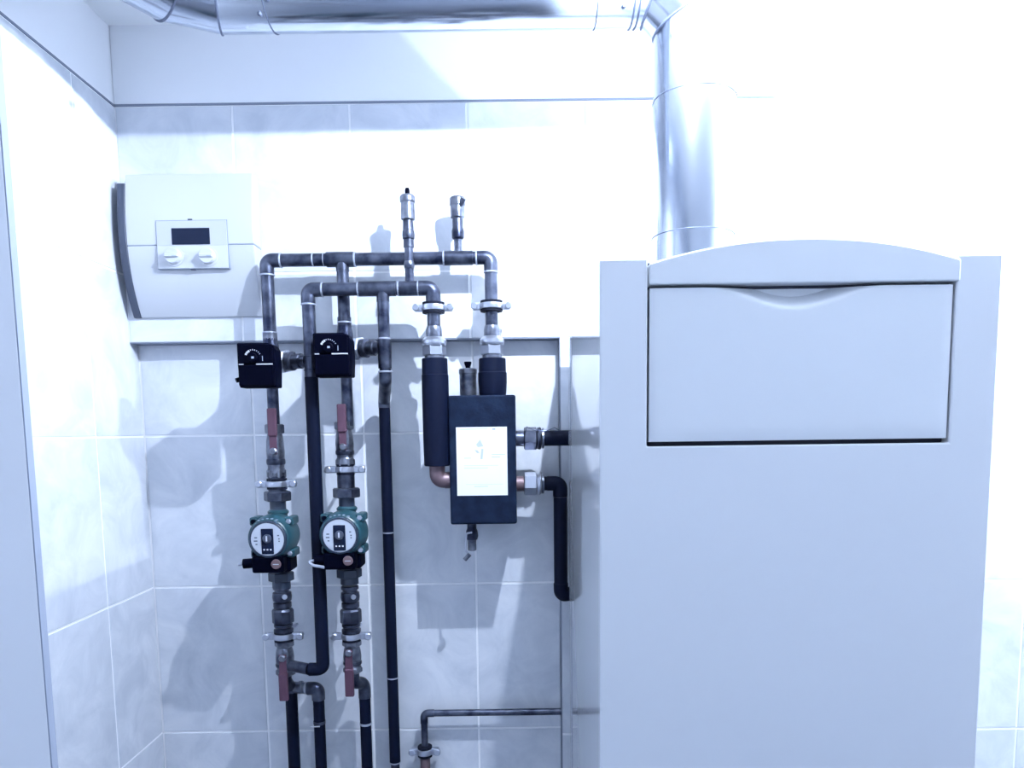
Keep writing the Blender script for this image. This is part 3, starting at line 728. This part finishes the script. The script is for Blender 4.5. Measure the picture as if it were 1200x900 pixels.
# ------------------------------------------------------------------ circulation pumps
def pump(X, pyc, label, ntop, cable):
    z = ZAT(X, YR, pyc); s = PXM(X, YR, z)
    t = thing('circulation_pump', label, 'pump', (X, YR, ZAT(X, YR, pyc + 62)), 'teal circulation pumps')
    # wet end
    part('volute', MB().lathe((X, YR + .035, z), (0, -1, 0), [(0, .024), (.008, .036), (.03, .044), (.05, .044)], 28), 'teal', t)
    part('pump_neck', vl(MB(), X, YR, [(pyc - 14, 10.5), (pyc - 26, 10.2), (pyc - 29, 9.2), (ntop + 8, 9.2), (ntop, 9.6)], 20), 'navy', t)
    part('union_nut', vl(MB(), X, YR, [(ntop + 6, 14.5), (ntop + 5, 15.8), (ntop - 4, 15.8), (ntop - 5.5, 14.2)], 6, .05), 'steel2', t, 20)
    part('upper_tail', vl(MB(), X, YR, [(ntop - 5, 10.2), (ntop - 27, 10.2)], 20), 'steel2', t)
    part('flange', vl(MB(), X, YR, [(pyc - 23, 10.5), (pyc - 25, 12.0), (pyc - 27, 12.0), (pyc - 29, 10)], 20), 'teal', t)
    part('lower_neck', vl(MB(), X, YR, [(pyc + 62, 10.5), (pyc + 50, 10.2), (pyc + 20, 10.5)], 20), 'navy', t)
    part('lower_union_nut', vl(MB(), X, YR, [(pyc + 55, 12.2), (pyc + 54, 14.5), (pyc + 45, 14.5), (pyc + 44, 12.5)], 6, .3), 'navy', t, 20)
    # motor
    Yf = 1.520
    part('motor_housing', MB().lathe((X, YR - .012, z), (0, -1, 0), [(0, .0475), (.012, .0490), (.030, .0485), (.052, .0455), (.060, .0425), (.062, .040)], 36), 'teal', t)
    for ax, az in ((-.037, .034), (.037, .034), (.037, -.034), (-.037, -.034)):
        lg = part('bolt_lug', MB().box(X + ax - .009, X + ax + .009, YR - .052, YR - .006, z + az - .009, z + az + .009, .004, 2), 'teal', t)
        part('bolt', MB().lathe((X + ax, YR - .050, z + az), (0, -1, 0), [(0, .0058), (.004, .0058), (.005, .0045)], 6), 'black2' if ax < 0 else 'zinc', lg)
    part('face_rim', MB().lathe((X, Yf + .012, z), (0, -1, 0), [(0, .0395), (.010, .0385), (.0115, .0370), (.0115, .0345), (.004, .0345)], 40, caps=False), 'navy', t)
    fc = part('face_plate', MB().lathe((X, Yf + .008, z), (0, -1, 0), [(0, .0345), (.0065, .0345), (.0072, .0335)], 40), 'face', t)
    pn_ = part('display_strip', MB().box(X - .0125, X + .0125, Yf - .0012, Yf + .002, z - .0305, z + .0225, .001, 1), 'screen', fc)
    part('selector_knob', MB().lathe((X + .0005, Yf - .001, z + .002), (0, -1, 0), [(0, .0095), (.004, .0090), (.0045, .0075)], 24), 'cheek', pn_)
    part('knob_pointer', MB().box(X - .0012, X + .0018, Yf - .0062, Yf - .0050, z - .003, z + .008), 'mark', pn_)
    for k in (-.0068, .0, .0068): part('indicator', MB().box(X + k - .0017, X + k + .0017, Yf - .0018, Yf - .001, z - .0225, z - .0195), 'mark', pn_)
    for dx, dz, ln in ((-.024, .004, .006), (-.0245, -.003, .0075), (-.023, -.010, .004), (.0225, .008, .004), (.024, .001, .003), (.024, -.004, .003)):
        part('print_mark', MB().box(X + dx - ln / 2, X + dx + ln / 2, Yf + .0006, Yf + .002, z + dz - .0012, z + dz + .0012), 'cheek', fc)
    for k in range(5):
        a = math.radians(115 - 12 * k); part('raised_letter', MB().box(X + .0445 * math.cos(a) - .0025, X + .0445 * math.cos(a) + .0025, YR - .0725, YR - .066, z + .0425 * math.sin(a) - .001, z + .0425 * math.sin(a) + .001, .0004, 1), 'ink', t)
    # terminal box with gland and screw
    zt = W(proj((X, Yf, z))[0], pyc + 35.5, Yf).z
    tb = part('terminal_box', MB().box(X - .036, X + .030, Yf + .002, YR - .02, zt - .019, zt + .016, .004, 2), 'black', t)
    part('terminal_bracket', MB().box(X - .006, X + .036, Yf + .03, YR + .004, zt - .022, zt + .034, .004, 2), 'black2', t)
    part('red_screw', MB().lathe((X + .0155, Yf + .003, zt), (0, -1, 0), [(0, .0105), (.003, .0102), (.004, .009)], 24), 'redcap', tb)
    part('screw_slot', MB().box(X + .0155 - .006, X + .0155 + .006, Yf - .0014, Yf - .0008, zt - .0008, zt + .0008), 'ink2', tb)
    part('cable_gland', MB().tube([(X - .034, Yf + .014, zt + .001), (X - .056, Yf + .012, zt + .000)], .0105, 16), 'black', tb)
    part('cable', MB().tube([(X - .054, Yf + .012, zt), (X - .066, Yf + .010, zt - .001)] if not cable else [(X - .054, Yf + .012, zt), (X - .068, Yf + .008, zt - .002), (X - .060, Yf + .006, zt - .009), (X - .034, Yf + .005, zt - .014)], .0034, 10, bend=.006), 'ring', tb)
    return t
pump(xc1, 626, 'teal circulation pump with white face in the riser below the controller', 581, False)
pump(xc2, 622, 'teal circulation pump with white face in the riser beside the drop pipe', 577, True)
# check valves under the pumps
def check_valve(X, label):
    t = thing('check_valve', label, 'valve', (X, YR, ZAT(X, YR, 751)), 'check valves under the pumps')
    part('upper_fitting', vl(MB(), X, YR, [(704, 8.0), (703.5, 10.6), (699, 11.2), (694, 10.6), (693, 8.4), (691, 8.4), (690, 10.2), (687, 10.2), (686, 9.0)]), 'steel2', t)
    part('hex_body', vl(MB(), X, YR, [(730, 11), (729, 12.4), (715, 12.4), (713, 11)], 8, .2), 'steel2', t, 20)
    part('upper_neck', vl(MB(), X, YR, [(714, 8.6), (712, 8.6), (711, 10.4), (706, 10.4), (705, 8), (703, 8)]), 'steel2', t)
    part('lower_neck', vl(MB(), X, YR, [(752, 9.6), (742, 10.0), (739.5, 11.2), (737, 11.2), (736, 9.4), (734.5, 9.4), (733.5, 10.8), (731, 10.8), (730, 9)]), 'steel2', t)
    c = V((X, YR, ZAT(X, YR, 698)))
    part('test_plug', MB().tube([c, c + V((.012, -.020, .001))], .0055, 12), 'zinc', t)
    return t
check_valve(xc1, 'dark check valve fitting under the pump below the controller')
check_valve(xc2, 'dark check valve fitting under the pump beside the drop pipe')

# ------------------------------------------------------------------ lower pipes to the floor
YW2 = 1.635
xp1 = W(343.5, 860, YW2).x; xp2 = W(375, 860, YW2).x; xp3 = W(429, 860, YW2).x
zt1 = W(345, 805, YW2).z
lp = Pipe('riser_tail_pipe', 'pair of black insulated pipes joined by a tee under the riser below the controller', (xp1, YW2, 0))
part('tee_body', MB().tube([(xc1, YR, ZAT(xc1, YR, 789)), (xc1, YR, ZAT(xc1, YR, 797)), (xp1, YW2, zt1), (xp1, YW2, zt1 - .03)], .0125, bend=.010), 'steel2', lp.t)
part('tee_branch', MB().tube([(xp1, YW2, zt1), (xp2 - .022, YW2, zt1 - .004)], .0130), 'brass', lp.t)
lp.ring((xp1 + .022, YW2, zt1 - .001), ex, .0148, .008, 'brass'); lp.ring(((xp1 + xp2) / 2 + .003, YW2, zt1 - .003), ex, .0140, .004, 'ring')
lp.elbow((xp2 - .024, YW2, zt1 - .004), (xp2, YW2, zt1 - .004), (xp2, YW2, zt1 - .030), .0150, 'steel2')
lp.run((xp2, YW2, zt1 - .028), (xp2, YW2, 0), .0128, 'ins', 'insulation')
lp.run((xp1, YW2, zt1 - .012), (xp1, YW2, 0), .0135, 'ins', 'insulation')
part('cable_tie', MB().lathe((xp2, YW2, ZAT(xp2, YW2, 848)), ez, [(0, .0138), (.007, .0138)], 20), 'steel2', lp.t)
part('cable_tie', MB().tube([(xp2 - .018, YW2 - .013, ZAT(xp2, YW2, 849)), (xp2 + .004, YW2 - .0145, ZAT(xp2, YW2, 848.5))], .0012, 6), 'mark', lp.t)
lp2 = Pipe('riser_tail_pipe', 'single black insulated pipe elbowing down under the riser beside the drop pipe', (xp3, YW2, 0))
zt2 = W(420, 800, YW2).z
part('offset_bend', MB().tube([(xc2, YR, ZAT(xc2, YR, 786)), (xc2, YR, ZAT(xc2, YR, 800)), (xp3, YW2, zt2), (xp3, YW2, zt2 - .035)], .0140, bend=.024, bseg=9), 'steel2', lp2.t)
lp2.run((xp3, YW2, zt2 - .03), (xp3, YW2, 0), .0128, 'ins', 'insulation')
part('cable_tie', MB().lathe((xp3, YW2, ZAT(xp3, YW2, 849)), ez, [(0, .0138), (.005, .0138)], 20), 'ring', lp2.t)
lp2.ring((xp3, YW2, ZAT(xp3, YW2, 812)), ez, .0136, .003, 'steel2')

# thin pipe at the bottom running behind the boiler
YT = 1.672
xt = W(497.5, 860, YT).x; ztn = W(560, 835.0, YT).z
tp = Pipe('thin_pipe', 'thin dark pipe running level above the floor and behind the boiler', (xt, YT, 0))
rt = .0078
tp.run((xt + .022, YT, ztn), (XS - .004, YT, ztn), rt, 'steel'); tp.run((XS - .006, YT, ztn), (XS - .0026, YT, ztn), rt, 'steel')
tp.elbow((xt + .024, YT, ztn), (xt, YT, ztn), (xt, YT, ztn - .024), rt * 1.15, 'steel')
tp.run((xt, YT, ztn - .022), (xt, YT, 0), rt, 'steel')
tp.sleeve((xt, YT, ZAT(xt, YT, 888)), (xt, YT, ZAT(xt, YT, 940)), rt * 1.5, 'copper', 'copper_socket')
clamp(xt, YT, 880, 8.5, 'small pipe clamp on the thin pipe below its elbow', YL, 14.5)
